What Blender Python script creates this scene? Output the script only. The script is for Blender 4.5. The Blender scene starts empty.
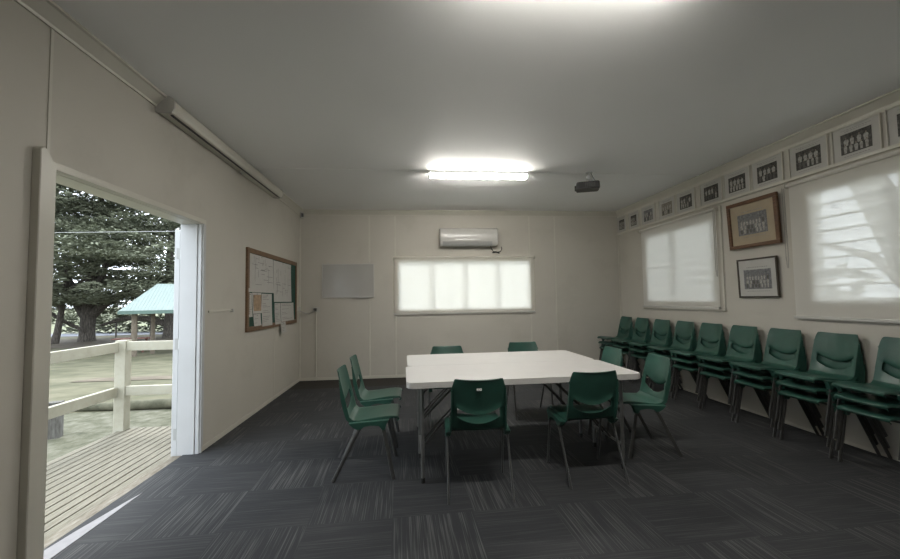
import bpy, bmesh, math, random
import numpy as np
from mathutils import Vector, Matrix
random.seed(7)
rng = np.random.default_rng(5)
PI = math.pi
scene = bpy.context.scene
C = scene.collection

# ------------------------------------------------------------------ room measures (metres)
XL, XR, YB, YF, ZC = -1.895, 3.79, 6.84, -4.6, 2.88
CAMH = 1.3254
KR, KB = XR / 3.73, YB / 6.77            # measured heights on the right / back wall, carried to their true distance
def RY(y): return y * KR
def RZ(z): return CAMH + (z - CAMH) * KR
def BX(x): return x * KB
def BZ(z): return CAMH + (z - CAMH) * KB

# ================================================================== materials
def new_mat(name):
    m = bpy.data.materials.new(name); m.use_nodes = True
    nt = m.node_tree; nt.nodes.clear()
    out = nt.nodes.new('ShaderNodeOutputMaterial')
    return m, nt, out

def N(nt, kind, **kw):
    n = nt.nodes.new(kind)
    for k, v in kw.items():
        if k.startswith('i_'):
            n.inputs[k[2:].replace('_', ' ')].default_value = v
        else:
            setattr(n, k, v)
    return n

def mat(name, col, rough=0.5, metal=0.0, var=0.06, scale=6.0, bump=0.0, bscale=60.0, coat=0.0, spec=0.5, stretch=(1, 1, 1)):
    """principled surface with procedural noise variation and optional bump"""
    m, nt, out = new_mat(name)
    p = N(nt, 'ShaderNodeBsdfPrincipled')
    p.inputs['Roughness'].default_value = rough
    p.inputs['Metallic'].default_value = metal
    p.inputs['Coat Weight'].default_value = coat
    p.inputs['Specular IOR Level'].default_value = spec
    tc = N(nt, 'ShaderNodeTexCoord'); mp = N(nt, 'ShaderNodeMapping')
    mp.inputs['Scale'].default_value = stretch
    nt.links.new(tc.outputs['Object'], mp.inputs['Vector'])
    nz = N(nt, 'ShaderNodeTexNoise'); nz.inputs['Scale'].default_value = scale; nz.inputs['Detail'].default_value = 4
    nt.links.new(mp.outputs['Vector'], nz.inputs['Vector'])
    rp = N(nt, 'ShaderNodeValToRGB')
    rp.color_ramp.elements[0].position = 0.3; rp.color_ramp.elements[1].position = 0.7
    rp.color_ramp.elements[0].color = tuple(c * (1 - var) for c in col) + (1,)
    rp.color_ramp.elements[1].color = tuple(min(1, c * (1 + var)) for c in col) + (1,)
    nt.links.new(nz.outputs['Fac'], rp.inputs['Fac'])
    nt.links.new(rp.outputs['Color'], p.inputs['Base Color'])
    if bump:
        n2 = N(nt, 'ShaderNodeTexNoise'); n2.inputs['Scale'].default_value = bscale
        nt.links.new(mp.outputs['Vector'], n2.inputs['Vector'])
        b = N(nt, 'ShaderNodeBump'); b.inputs['Strength'].default_value = bump; b.inputs['Distance'].default_value = 0.004
        nt.links.new(n2.outputs['Fac'], b.inputs['Height']); nt.links.new(b.outputs['Normal'], p.inputs['Normal'])
    nt.links.new(p.outputs['BSDF'], out.inputs['Surface'])
    return m

def emit_mat(name, col, strength):
    m, nt, out = new_mat(name)
    e = N(nt, 'ShaderNodeEmission'); e.inputs['Color'].default_value = col + (1,); e.inputs['Strength'].default_value = strength
    nt.links.new(e.outputs['Emission'], out.inputs['Surface'])
    return m

def blind_mat(name, col, transp):
    m, nt, out = new_mat(name)
    tc = N(nt, 'ShaderNodeTexCoord')
    nz = N(nt, 'ShaderNodeTexNoise'); nz.inputs['Scale'].default_value = 3.0
    nt.links.new(tc.outputs['Object'], nz.inputs['Vector'])
    rp = N(nt, 'ShaderNodeValToRGB')
    rp.color_ramp.elements[0].color = tuple(c * 0.97 for c in col) + (1,); rp.color_ramp.elements[1].color = col + (1,)
    nt.links.new(nz.outputs['Fac'], rp.inputs['Fac'])
    d = N(nt, 'ShaderNodeBsdfDiffuse'); t = N(nt, 'ShaderNodeBsdfTranslucent'); tr = N(nt, 'ShaderNodeBsdfTransparent')
    nt.links.new(rp.outputs['Color'], d.inputs['Color']); nt.links.new(rp.outputs['Color'], t.inputs['Color'])
    m1 = N(nt, 'ShaderNodeMixShader'); m1.inputs['Fac'].default_value = 0.5 if transp > .24 else .8
    nt.links.new(d.outputs[0], m1.inputs[1]); nt.links.new(t.outputs[0], m1.inputs[2])
    m2 = N(nt, 'ShaderNodeMixShader'); m2.inputs['Fac'].default_value = transp
    nt.links.new(m1.outputs[0], m2.inputs[1]); nt.links.new(tr.outputs[0], m2.inputs[2])
    nt.links.new(m2.outputs[0], out.inputs['Surface'])
    return m

def glass_mat(name):
    m, nt, out = new_mat(name)
    tr = N(nt, 'ShaderNodeBsdfTransparent'); tr.inputs['Color'].default_value = (.97, .975, .965, 1)
    g = N(nt, 'ShaderNodeBsdfGlossy'); g.inputs['Roughness'].default_value = 0.03
    fr = N(nt, 'ShaderNodeFresnel'); fr.inputs['IOR'].default_value = 1.45
    mx = N(nt, 'ShaderNodeMixShader')
    nt.links.new(fr.outputs[0], mx.inputs['Fac']); nt.links.new(tr.outputs[0], mx.inputs[1]); nt.links.new(g.outputs[0], mx.inputs[2])
    nt.links.new(mx.outputs[0], out.inputs['Surface'])
    return m

def math_node(nt, op, a=None, b=None, c=None):
    n = N(nt, 'ShaderNodeMath', operation=op)
    for i, v in enumerate((a, b, c)):
        if v is None: continue
        if isinstance(v, (int, float)): n.inputs[i].default_value = v
        else: nt.links.new(v, n.inputs[i])
    return n.outputs[0]

def carpet_mat():
    """half-metre carpet tiles laid quarter-turn, fine broken pinstripes, darker row along the back wall"""
    m, nt, out = new_mat('carpet_tiles')
    p = N(nt, 'ShaderNodeBsdfPrincipled'); p.inputs['Roughness'].default_value = 0.85; p.inputs['Specular IOR Level'].default_value = 0.35
    tc = N(nt, 'ShaderNodeTexCoord'); mp = N(nt, 'ShaderNodeMapping', vector_type='TEXTURE')
    mp.inputs['Location'].default_value = (-0.6346, 2.4644, 0); mp.inputs['Rotation'].default_value = (0, 0, 0.0292)
    nt.links.new(tc.outputs['Object'], mp.inputs['Vector'])
    sp = N(nt, 'ShaderNodeSeparateXYZ'); nt.links.new(mp.outputs['Vector'], sp.inputs[0])
    u = math_node(nt, 'MULTIPLY', sp.outputs[0], 2.0); v = math_node(nt, 'MULTIPLY', sp.outputs[1], 2.0)
    fu = math_node(nt, 'FLOOR', u); fv = math_node(nt, 'FLOOR', v)
    par = math_node(nt, 'FLOORED_MODULO', math_node(nt, 'ADD', fu, fv), 2.0)      # 0: stripes run in depth
    inv = math_node(nt, 'SUBTRACT', 1.0, par)
    across = math_node(nt, 'ADD', math_node(nt, 'MULTIPLY', u, inv), math_node(nt, 'MULTIPLY', v, par))
    along = math_node(nt, 'ADD', math_node(nt, 'MULTIPLY', v, inv), math_node(nt, 'MULTIPLY', u, par))
    tid = math_node(nt, 'ADD', math_node(nt, 'MULTIPLY', fu, 7.31), math_node(nt, 'MULTIPLY', fv, 3.77))
    cb = N(nt, 'ShaderNodeCombineXYZ')
    nt.links.new(math_node(nt, 'MULTIPLY', across, 72.0), cb.inputs[0])
    nt.links.new(math_node(nt, 'MULTIPLY', along, 1.1), cb.inputs[1]); nt.links.new(tid, cb.inputs[2])
    nz = N(nt, 'ShaderNodeTexNoise'); nz.inputs['Scale'].default_value = 1.0; nz.inputs['Detail'].default_value = 2.0
    nt.links.new(cb.outputs[0], nz.inputs['Vector'])
    cb2 = N(nt, 'ShaderNodeCombineXYZ')
    nt.links.new(math_node(nt, 'MULTIPLY', across, 9.0), cb2.inputs[0]); nt.links.new(math_node(nt, 'MULTIPLY', along, 1.4), cb2.inputs[1]); nt.links.new(tid, cb2.inputs[2])
    nz2 = N(nt, 'ShaderNodeTexNoise'); nz2.inputs['Scale'].default_value = 1.0; nz2.inputs['Detail'].default_value = 1.0
    nt.links.new(cb2.outputs[0], nz2.inputs['Vector'])
    # stripes stronger where the slow noise is high
    thr = math_node(nt, 'SUBTRACT', 0.60, math_node(nt, 'MULTIPLY', nz2.outputs['Fac'], 0.2))
    st = math_node(nt, 'MULTIPLY', math_node(nt, 'SUBTRACT', nz.outputs['Fac'], thr), 6.0)
    stc = N(nt, 'ShaderNodeClamp'); nt.links.new(st, stc.inputs[0])
    strength = math_node(nt, 'ADD', 0.30, math_node(nt, 'MULTIPLY', inv, 0.45))
    fac = math_node(nt, 'MULTIPLY', stc.outputs[0], strength)
    fine = N(nt, 'ShaderNodeTexNoise'); fine.inputs['Scale'].default_value = 260.0
    nt.links.new(tc.outputs['Object'], fine.inputs['Vector'])
    rp = N(nt, 'ShaderNodeValToRGB')
    rp.color_ramp.elements[0].color = (.018, .0195, .0215, 1); rp.color_ramp.elements[1].color = (.041, .043, .047, 1)
    nt.links.new(fine.outputs['Fac'], rp.inputs['Fac'])
    mx = N(nt, 'ShaderNodeMix', data_type='RGBA'); nt.links.new(fac, mx.inputs[0])
    nt.links.new(rp.outputs['Color'], mx.inputs[6]); mx.inputs[7].default_value = (.102, .102, .099, 1)
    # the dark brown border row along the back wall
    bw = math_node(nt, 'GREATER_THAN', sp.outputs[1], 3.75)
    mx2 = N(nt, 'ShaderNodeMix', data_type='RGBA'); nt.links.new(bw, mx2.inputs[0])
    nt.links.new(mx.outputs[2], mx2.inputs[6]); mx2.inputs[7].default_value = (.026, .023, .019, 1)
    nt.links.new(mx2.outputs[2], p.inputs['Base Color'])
    b = N(nt, 'ShaderNodeBump'); b.inputs['Strength'].default_value = 0.35; b.inputs['Distance'].default_value = 0.003
    nt.links.new(nz.outputs['Fac'], b.inputs['Height']); nt.links.new(b.outputs['Normal'], p.inputs['Normal'])
    nt.links.new(p.outputs[0], out.inputs['Surface'])
    return m

def ramp3_mat(name, cols, scale, rough=0.9, detail=8, bump=0.0, stretch=(1, 1, 1), pos=None):
    m, nt, out = new_mat(name)
    p = N(nt, 'ShaderNodeBsdfPrincipled'); p.inputs['Roughness'].default_value = rough; p.inputs['Specular IOR Level'].default_value = 0.25
    tc = N(nt, 'ShaderNodeTexCoord'); mp = N(nt, 'ShaderNodeMapping'); mp.inputs['Scale'].default_value = stretch
    nt.links.new(tc.outputs['Object'], mp.inputs['Vector'])
    nz = N(nt, 'ShaderNodeTexNoise'); nz.inputs['Scale'].default_value = scale; nz.inputs['Detail'].default_value = detail; nz.inputs['Roughness'].default_value = 0.65
    nt.links.new(mp.outputs['Vector'], nz.inputs['Vector'])
    rp = N(nt, 'ShaderNodeValToRGB')
    n = len(cols); pos = pos or [0.32 + 0.36 * i / (n - 1) for i in range(n)]
    while len(rp.color_ramp.elements) < n: rp.color_ramp.elements.new(0.5)
    for e, c, q in zip(rp.color_ramp.elements, cols, pos): e.position = q; e.color = tuple(c) + (1,)
    nt.links.new(nz.outputs['Fac'], rp.inputs['Fac']); nt.links.new(rp.outputs['Color'], p.inputs['Base Color'])
    if bump:
        b = N(nt, 'ShaderNodeBump'); b.inputs['Strength'].default_value = bump; b.inputs['Distance'].default_value = 0.03
        nt.links.new(nz.outputs['Fac'], b.inputs['Height']); nt.links.new(b.outputs['Normal'], p.inputs['Normal'])
    nt.links.new(p.outputs[0], out.inputs['Surface'])
    return m

M = dict(
    wall=ramp3_mat('cream_painted_wall', [(.468, .444, .388), (.523, .497, .439), (.538, .512, .454)], 1.3, rough=.55, pos=[.25, .45, .7]),
    ceiling=mat('ceiling_paint', (.90, .90, .89), .6, var=.01, scale=1.2),
    trim=mat('cream_gloss_trim', (.57, .55, .48), .35, var=.03, scale=4),
    white=mat('white_gloss_paint', (.50, .505, .51), .35, var=.03, scale=5),
    carpet=carpet_mat(),
    green=mat('green_polypropylene', (.024, .080, .060), .36, var=.14, scale=9, bump=.05, bscale=300),
    steel=mat('dark_satin_steel_tube', (.095, .095, .092), .30, metal=.4, var=.12, scale=30),
    zinc=mat('grey_powder_coated_steel', (.22, .22, .215), .35, metal=.6, var=.08, scale=20),
    rubber=mat('black_rubber', (.018, .018, .018), .7, var=.1),
    tabletop=mat('white_blow_moulded_plastic', (.585, .57, .555), .42, var=.02, scale=8, bump=.04, bscale=220),
    alum=mat('aluminium_frame', (.55, .55, .54), .35, metal=.4, var=.04, scale=14),
    whiteboard=mat('whiteboard_enamel', (.42, .41, .385), .18, var=.03, scale=3, spec=.6),
    plastic=mat('white_plastic', (.55, .54, .51), .25, var=.02, scale=10),
    vent=mat('grey_vent_plastic', (.36, .36, .35), .4, var=.05),
    black=mat('black_plastic', (.02, .02, .02), .42, var=.15, scale=20),
    dark=mat('dark_grey_plastic', (.06, .06, .055), .45, var=.15, scale=20),
    wood=mat('brown_varnished_wood', (.115, .055, .024), .35, var=.3, scale=7, stretch=(3, 3, 12)),
    oak=mat('brown_pine_frame', (.155, .09, .045), .5, var=.22, scale=7, stretch=(6, 2, 12)),
    darkwood=mat('dark_stained_wood', (.045, .034, .022), .4, var=.25, scale=9),
    felt=mat('green_felt', (.02, .07, .05), .95, var=.2, scale=40),
    paper=mat('white_paper', (.48, .47, .44), .7, var=.03, scale=12),
    ink=mat('grey_print_ink', (.27, .265, .25), .8, var=.2, scale=30),
    tanpaper=mat('tan_mat_board', (.37, .305, .215), .8, var=.06, scale=10),
    peach=mat('peach_poster_print', (.36, .25, .16), .7, var=.3, scale=25),
    photo_dark=ramp3_mat('dark_photo_print', [(.02, .02, .018), (.06, .058, .05), (.14, .135, .12)], 40, rough=.35),
    photo_mid=ramp3_mat('faded_photo_print', [(.16, .14, .115), (.24, .215, .18), (.34, .31, .27)], 40, rough=.35),
    photo_grey=ramp3_mat('grey_photo_print', [(.10, .10, .105), (.17, .17, .175), (.26, .26, .27)], 40, rough=.35),
    figure=mat('pale_shirt_print', (.34, .33, .30), .5, var=.35, scale=60),
    figure_dark=mat('dark_clothes_print', (.09, .085, .078), .5, var=.3, scale=60),
    skin_print=mat('face_tone_print', (.24, .19, .155), .5, var=.25, scale=60),
    glass=glass_mat('window_glass'),
    blade_edge=mat('green_glass_edge', (.05, .07, .065), .3, var=.1),
    blind_back=blind_mat('white_translucent_blind', (.98, .965, .925), .08),
    blind_side=blind_mat('white_sheer_blind', (.93, .915, .87), .26),
    lamp=emit_mat('fluorescent_diffuser', (1.0, .965, .895), 62.0),
    deck=ramp3_mat('weathered_deck_board', [(.105, .096, .07), (.165, .152, .116), (.22, .206, .165)], 9, rough=.75, stretch=(14, .9, 1)),
    deckgap=mat('dark_joist_timber', (.03, .028, .022), .9),
    sill=ramp3_mat('worn_timber_sill', [(.10, .08, .055), (.17, .15, .115), (.26, .24, .20)], 7, rough=.7, stretch=(5, 1, 1)),
    rail=ramp3_mat('cream_painted_rail', [(.33, .315, .245), (.38, .362, .29), (.41, .395, .325)], 6, rough=.6),
    grass=ramp3_mat('dry_winter_grass', [(.050, .052, .027), (.076, .074, .042), (.104, .098, .060), (.135, .124, .084)], .9, bump=.3),
    roughgrass=ramp3_mat('gravelly_grass', [(.040, .042, .025), (.072, .073, .046), (.105, .103, .074), (.145, .14, .112)], 5.5, bump=.5),
    dirt=ramp3_mat('bare_brown_dirt', [(.075, .06, .043), (.10, .082, .058), (.13, .11, .08)], 2.2),
    paddock=ramp3_mat('pale_paddock', [(.10, .115, .062), (.14, .15, .088), (.17, .175, .115)], .25),
    road=mat('blue_grey_asphalt', (.15, .165, .20), .8, var=.08),
    bark=ramp3_mat('dark_cypress_bark', [(.035, .030, .026), (.075, .066, .056), (.15, .135, .115)], 4, bump=.8, stretch=(5, 5, .8)),
    leaf=ramp3_mat('cypress_foliage', [(.10, .112, .08), (.16, .175, .122), (.225, .24, .17), (.29, .30, .225)], .55, rough=.8),
    hedge=ramp3_mat('pale_scrub_foliage', [(.085, .095, .062), (.13, .14, .095), (.18, .185, .135)], 1.1, rough=.9),
    mint=mat('mint_green_roof_sheet', (.20, .245, .228), .5, var=.05, scale=2),
    mintedge=mat('darker_green_fascia', (.07, .115, .095), .5, var=.1),
    post=ramp3_mat('weathered_pine_pole', [(.08, .065, .05), (.13, .108, .082), (.18, .155, .12)], 6, stretch=(6, 6, 1)),
    greywood=ramp3_mat('grey_weathered_timber', [(.06, .057, .05), (.105, .10, .09), (.15, .145, .132)], 8, stretch=(6, 6, 1)),
    mossy=ramp3_mat('mossy_log', [(.05, .05, .032), (.085, .083, .056), (.12, .115, .08)], 5),
    redwood=mat('red_brown_timber', (.13, .06, .045), .7, var=.2, scale=9),
    wire=mat('galvanised_wire', (.5, .5, .5), .4, metal=.7),
    neighbour=mat('pale_weatherboard', (.42, .42, .43), .7, var=.05, scale=2),
    label=mat('white_sticker', (.72, .72, .70), .5, var=.02),
)

# ================================================================== mesh helpers
def finish(bm, name, mats, parent=None, smooth=False, angle=35, loc=None):
    if not isinstance(mats, (list, tuple)): mats = [mats]
    bmesh.ops.recalc_face_normals(bm, faces=bm.faces)
    me = bpy.data.meshes.new(name); bm.to_mesh(me); bm.free()
    for m in mats: me.materials.append(m)
    if smooth:
        me.polygons.foreach_set('use_smooth', [True] * len(me.polygons))
        me.set_sharp_from_angle(angle=math.radians(angle))
    o = bpy.data.objects.new(name, me); C.objects.link(o)
    if parent: o.parent = parent
    if loc: o.location = loc
    return o

def box(bm, lo, hi, bev=0.0, mi=0, seg=2):
    lo = Vector(lo); hi = Vector(hi)
    before = set(bm.faces)
    r = bmesh.ops.create_cube(bm, size=1.0)
    vs = r['verts']
    for v in vs:
        v.co = Vector((lo[i] + (v.co[i] + .5) * (hi[i] - lo[i]) for i in range(3)))
    if bev > 0:
        es = list({e for v in vs for e in v.link_edges})
        bmesh.ops.bevel(bm, geom=es, offset=bev, segments=seg, affect='EDGES', profile=.6)
    new = [f for f in bm.faces if f not in before]
    for f in new: f.material_index = mi
    return list({v for f in new for v in f.verts})

def tube(bm, pts, rad, seg=10, mi=0, caps=True):
    pts = [Vector(p) for p in pts]; n = len(pts)
    rads = rad if isinstance(rad, (list, tuple)) else [rad] * n
    rings = []; ref = None
    for i, p in enumerate(pts):
        a = pts[max(i - 1, 0)]; b = pts[min(i + 1, n - 1)]
        t = (b - a).normalized()
        if ref is None:
            ref = Vector((0, 0, 1)) if abs(t.z) < .9 else Vector((1, 0, 0))
        x = (ref - t * ref.dot(t)).normalized(); ref = x
        y = t.cross(x)
        rings.append([bm.verts.new(p + (x * math.cos(2 * PI * k / seg) + y * math.sin(2 * PI * k / seg)) * rads[i]) for k in range(seg)])
    for a, b in zip(rings, rings[1:]):
        for k in range(seg):
            f = bm.faces.new((a[k], a[(k + 1) % seg], b[(k + 1) % seg], b[k])); f.material_index = mi
    if caps:
        for r in (rings[0], rings[-1]):
            f = bm.faces.new(r); f.material_index = mi

def prism(bm, poly, axis, a, b, mi=0):
    """extrude a closed 2-D outline along an axis (0,1,2) from a to b; outline given in the other two axes in order"""
    oth = [i for i in range(3) if i != axis]
    def mk(q, t):
        c = [0, 0, 0]; c[axis] = t; c[oth[0]] = q[0]; c[oth[1]] = q[1]; return bm.verts.new(c)
    A = [mk(q, a) for q in poly]; B = [mk(q, b) for q in poly]
    fs = [bm.faces.new(A), bm.faces.new(list(reversed(B)))]
    for i in range(len(poly)):
        j = (i + 1) % len(poly); fs.append(bm.faces.new((A[i], B[i], B[j], A[j])))
    for f in fs: f.material_index = mi

def quad(bm, cs, mi=0):
    f = bm.faces.new([bm.verts.new(c) for c in cs]); f.material_index = mi; return f

def tag(o, label, cat, group=None, kind=None):
    o['label'] = label; o['category'] = cat
    if group: o['group'] = group
    if kind: o['kind'] = kind
    return o

def thing(name, label, cat, loc=(0, 0, 0), rotz=0.0, group=None):
    o = bpy.data.objects.new(name, None); C.objects.link(o); o.empty_display_size = .1
    o.location = loc; o.rotation_euler = (0, 0, rotz)
    return tag(o, label, cat, group)

def struct(o):
    o['kind'] = 'structure'; return o

def sbox(name, lo, hi, m, bev=0.0, parent=None):
    bm = bmesh.new(); box(bm, lo, hi, bev); o = finish(bm, name, m, parent)
    if parent is None: struct(o)
    return o

def pbox(name, lo, hi, m, parent, bev=0.0, smooth=False):
    bm = bmesh.new(); box(bm, lo, hi, bev); return finish(bm, name, m, parent, smooth=smooth)

def copy_tree(o, parent=None):
    c = o.copy(); C.objects.link(c)
    if parent: c.parent = parent
    for ch in list(o.children): copy_tree(ch, c)
    return c

# ================================================================== room shell
def wall(name, axis, lo, hi, u_rng, z_rng, holes, m):
    """slab normal to `axis`, from lo to hi in that axis, pierced by rectangular holes (u0,u1,z0,z1)"""
    us = sorted({u_rng[0], u_rng[1], *[h[0] for h in holes], *[h[1] for h in holes]})
    zs = sorted({z_rng[0], z_rng[1], *[h[2] for h in holes], *[h[3] for h in holes]})
    def solid(i, j):
        if not (0 <= i < len(us) - 1 and 0 <= j < len(zs) - 1): return False
        cu = (us[i] + us[i + 1]) / 2; cz = (zs[j] + zs[j + 1]) / 2
        return not any(h[0] < cu < h[1] and h[2] < cz < h[3] for h in holes)
    bm = bmesh.new()
    def P(t, u, z): return (t, u, z) if axis == 0 else (u, t, z)
    for i in range(len(us) - 1):
        for j in range(len(zs) - 1):
            if not solid(i, j): continue
            a, b, c, d = us[i], us[i + 1], zs[j], zs[j + 1]
            for t in (lo, hi): quad(bm, [P(t, a, c), P(t, b, c), P(t, b, d), P(t, a, d)])
            if not solid(i - 1, j): quad(bm, [P(lo, a, c), P(hi, a, c), P(hi, a, d), P(lo, a, d)])
            if not solid(i + 1, j): quad(bm, [P(lo, b, c), P(hi, b, c), P(hi, b, d), P(lo, b, d)])
            if not solid(i, j - 1): quad(bm, [P(lo, a, c), P(hi, a, c), P(hi, b, c), P(lo, b, c)])
            if not solid(i, j + 1): quad(bm, [P(lo, a, d), P(hi, a, d), P(hi, b, d), P(lo, b, d)])
    bmesh.ops.remove_doubles(bm, verts=bm.verts, dist=1e-5)
    return struct(finish(bm, name, m))

W1 = (RY(4.47), RY(5.90), RZ(1.25), RZ(2.30))
W2 = (RY(1.90), RY(3.31), RZ(1.25), RZ(2.30))
WB = (BX(-0.25), BX(2.10), BZ(1.14), BZ(2.03))
DOOR = (2.222, 3.735, -0.02, 2.045)
sbox('floor', (XL - .12, YF - .12, -.10), (XR + .12, YB + .12, 0), M['carpet'])
sbox('ceiling', (XL - .12, YF - .12, ZC), (XR + .12, YB + .12, ZC + .12), M['ceiling'])
wall('wall_left', 0, XL - .12, XL, (YF, YB), (0, ZC), [DOOR], M['wall'])
wall('wall_right', 0, XR, XR + .12, (YF, YB), (0, ZC), [W1, W2], M['wall'])
wall('wall_back', 1, YB, YB + .12, (XL - .12, XR + .12), (0, ZC), [WB], M['wall'])
wall('wall_rear', 1, YF - .12, YF, (XL - .12, XR + .12), (0, ZC), [], M['wall'])

# cornices
def cornice(name, axis, wallpos, sgn, a, b):
    prof = [(0, 2.795), (.012, 2.795), (.016, 2.81), (.066, 2.862), (.082, 2.866), (.082, ZC), (0, ZC)]
    bm = bmesh.new()
    poly = [(wallpos + sgn * q[0], q[1]) for q in prof]
    prism(bm, poly, axis, a, b)
    return struct(finish(bm, name, M['trim']))
cornice('trim_1', 1, XL, 1, YF, YB)
cornice('trim_2', 1, XR, -1, YF, YB)
cornice('trim_3', 0, YB, -1, XL, XR)
# picture rail pair on the right wall
sbox('trim_4', (XR - .014, YF, 2.773), (XR, YB, 2.795), M['trim'], .003)
sbox('trim_5', (XR - .030, YF, RZ(2.432)), (XR, YB, RZ(2.462)), M['trim'], .004)
# skirtings: low quarter beads
sbox('baseboard_back', (XL, YB - .012, 0), (XR, YB, .045), M['trim'], .003)
sbox('baseboard_left', (XL, DOOR[1] + .03, 0), (XL + .012, YB - .012, .045), M['trim'], .003)
sbox('baseboard_right', (XR - .004, YF, 0), (XR, YB - .012, .03), M['trim'], .003)
# sheet joint battens
k = 6
for x0, z0, z1 in ((BX(-.723), .045, 2.795), (BX(2.55), .045, 2.795), (BX(-.285), .045, 1.06), (BX(2.085), .045, 1.06), (BX(-.285), 2.10, 2.795), (BX(2.085), 2.10, 2.795)):
    sbox('trim_%d' % k, (x0 - .014, YB - .006, z0), (x0 + .014, YB, z1), M['trim'], .002); k += 1
sbox('trim_12', (XL, YB - .02, .045), (XL + .02, YB, 2.795), M['trim'], .004)
sbox('trim_13', (XR - .02, YB - .02, .045), (XR, YB, RZ(2.432)), M['trim'], .004)
sbox('trim_14', (XL, 2.200, 2.12), (XL + .005, 2.218, 2.795), M['trim'], .002)
sbox('trim_15', (XL, 5.62, .045), (XL + .004, 5.635, .98), M['trim'], .001)
# ceiling cover strip in line with the far light
sbox('trim_16', (XL + .08, 4.655, ZC - .006), (XR - .08, 4.70, ZC), M['ceiling'], .002)

# ------------------------------------------------------------------ door frame (structure) and the opened leaf
bm = bmesh.new()                                    # thick board architrave on the near side with a broken top
prism(bm, [(2.124, 0.0), (2.126, 2.118), (2.145, 2.135), (2.168, 2.125), (2.212, 2.045), (2.218, 2.035), (2.222, 0.0)], 0, XL, XL + .042)
bmesh.ops.bevel(bm, geom=[e for e in bm.edges], offset=.004, segments=1, affect='EDGES')
struct(finish(bm, 'trim_17', M['trim']))
sbox('trim_19', (XL, 2.222, 2.045), (XL + .016, 3.76, 2.062), M['trim'], .003)
sbox('trim_20', (XL, 3.735, 0), (XL + .016, 3.757, 2.045), M['white'], .003)
# jamb lining
bm = bmesh.new()
box(bm, (XL - .175, 3.715, -.02), (XL - .03, 3.80, 2.045), .004)
box(bm, (XL - .028, 3.722, -.02), (XL + .004, 3.80, 2.045), .004)
struct(finish(bm, 'trim_21', M['white']))
bm = bmesh.new()
box(bm, (XL - .175, 2.14, 2.040), (XL - .03, 3.80, 2.09), .004)
box(bm, (XL - .028, 2.14, 2.042), (XL + .004, 3.80, 2.09), .004)
struct(finish(bm, 'trim_22', M['trim']))
sbox('trim_23', (XL - .175, 2.14, -.02), (XL + .004, 2.232, 2.045), M['trim'], .004)
# sill: worn timber with a painted nosing
bm = bmesh.new(); box(bm, (XL - .20, 2.235, -.05), (XL - .005, 3.715, -.004), .006)
struct(finish(bm, 'trim_24', M['sill']))
bm = bmesh.new(); prism(bm, [(XL - .115, 2.235), (XL - .004, 2.235), (XL - .004, 3.02), (XL - .03, 2.90), (XL - .06, 2.70), (XL - .085, 2.55)], 2, -.006, .003)
struct(finish(bm, 'trim_25', mat('pale_painted_sill', (.20, .195, .205), .5, var=.12, scale=18)))
d = struct(thing('door_1', 'white outward-opening timber door folded back against the outside wall', 'door', (XL - .21, 3.775, 0)))
for key in ('label', 'category'): pass
pbox('door_panel', (-.045, 0, -.03), (0, .76, 2.0), M['white'], d, .003)
for z in (.16, .96, 1.78):
    bm = bmesh.new(); tube(bm, [(.012, -.004, z - .05), (.012, -.004, z + .05)], .009, 10)
    box(bm, (-.025, -.004, z - .05), (.012, 0.0, z + .05)); finish(bm, 'door_hinge', M['vent'], d, smooth=True)

# ------------------------------------------------------------------ louvre windows
def louvre_window(name, axis, wallpos, sgn, hole, mull, nblades, part='louvre_blade'):
    """frame, mullions and glass blades inside the wall thickness; sgn points outwards"""
    u0, u1, z0, z1 = hole
    root = struct(thing(name, '', ''))
    del root['label']; del root['category']
    def bx(bm, ua, ub, za, zb, ta, tb, bev=0.0, mi=0):
        t = sorted((wallpos + sgn * ta, wallpos + sgn * tb))
        if axis == 0: return box(bm, (t[0], ua, za), (t[1], ub, zb), bev, mi)
        return box(bm, (ua, t[0], za), (ub, t[1], zb), bev, mi)
    bm = bmesh.new(); w = .03; mw = .012 if axis == 1 else .022
    bx(bm, u0, u1, z0, z0 + w, .03, .10, .003); bx(bm, u0, u1, z1 - w, z1, .03, .10, .003)
    bx(bm, u0, u0 + w, z0 + w, z1 - w, .03, .10, .003); bx(bm, u1 - w, u1, z0 + w, z1 - w, .03, .10, .003)
    for q in mull: bx(bm, q - mw, q + mw, z0 + w, z1 - w, .045, .10, .003)
    finish(bm, 'window_frame', M['alum'], root)
    edges = [u0 + w] + [x for q in mull for x in (q - mw, q + mw)] + [u1 - w]
    H = (z1 - z0 - 2 * w) / nblades
    for a, b in zip(edges[0::2], edges[1::2]):
        for i in range(nblades):
            bm = bmesh.new(); zc = z0 + w + (i + .5) * H
            vs = bx(bm, a, b, zc - H * .53, zc + H * .53, .062, .067)
            for v in vs:                              # blade leans: foot outwards
                t = (v.co.z - zc) / H
                v.co[axis] -= sgn * t * (.016 if nblades > 1 else 0)
            for f in bm.faces:
                if nblades == 1: continue
                if abs(f.normal.z) > .8 or f.calc_center_median().z < zc - H * .5: f.material_index = 1
            zb = zc - H * .53
            if nblades > 1: bx(bm, a, b, zb - .007, zb + .011, .067, .075, 0, 1)
            finish(bm, part, [M['glass'], M['blade_edge']], root)
    return root
louvre_window('window_1', 1, YB, 1, WB, [BX(.35), BX(.925), BX(1.50)], 1, 'glass_pane')
louvre_window('window_2', 0, XR, 1, W1, [RY(5.26)], 8)
louvre_window('window_3', 0, XR, 1, W2, [RY(2.64)], 8)

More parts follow.
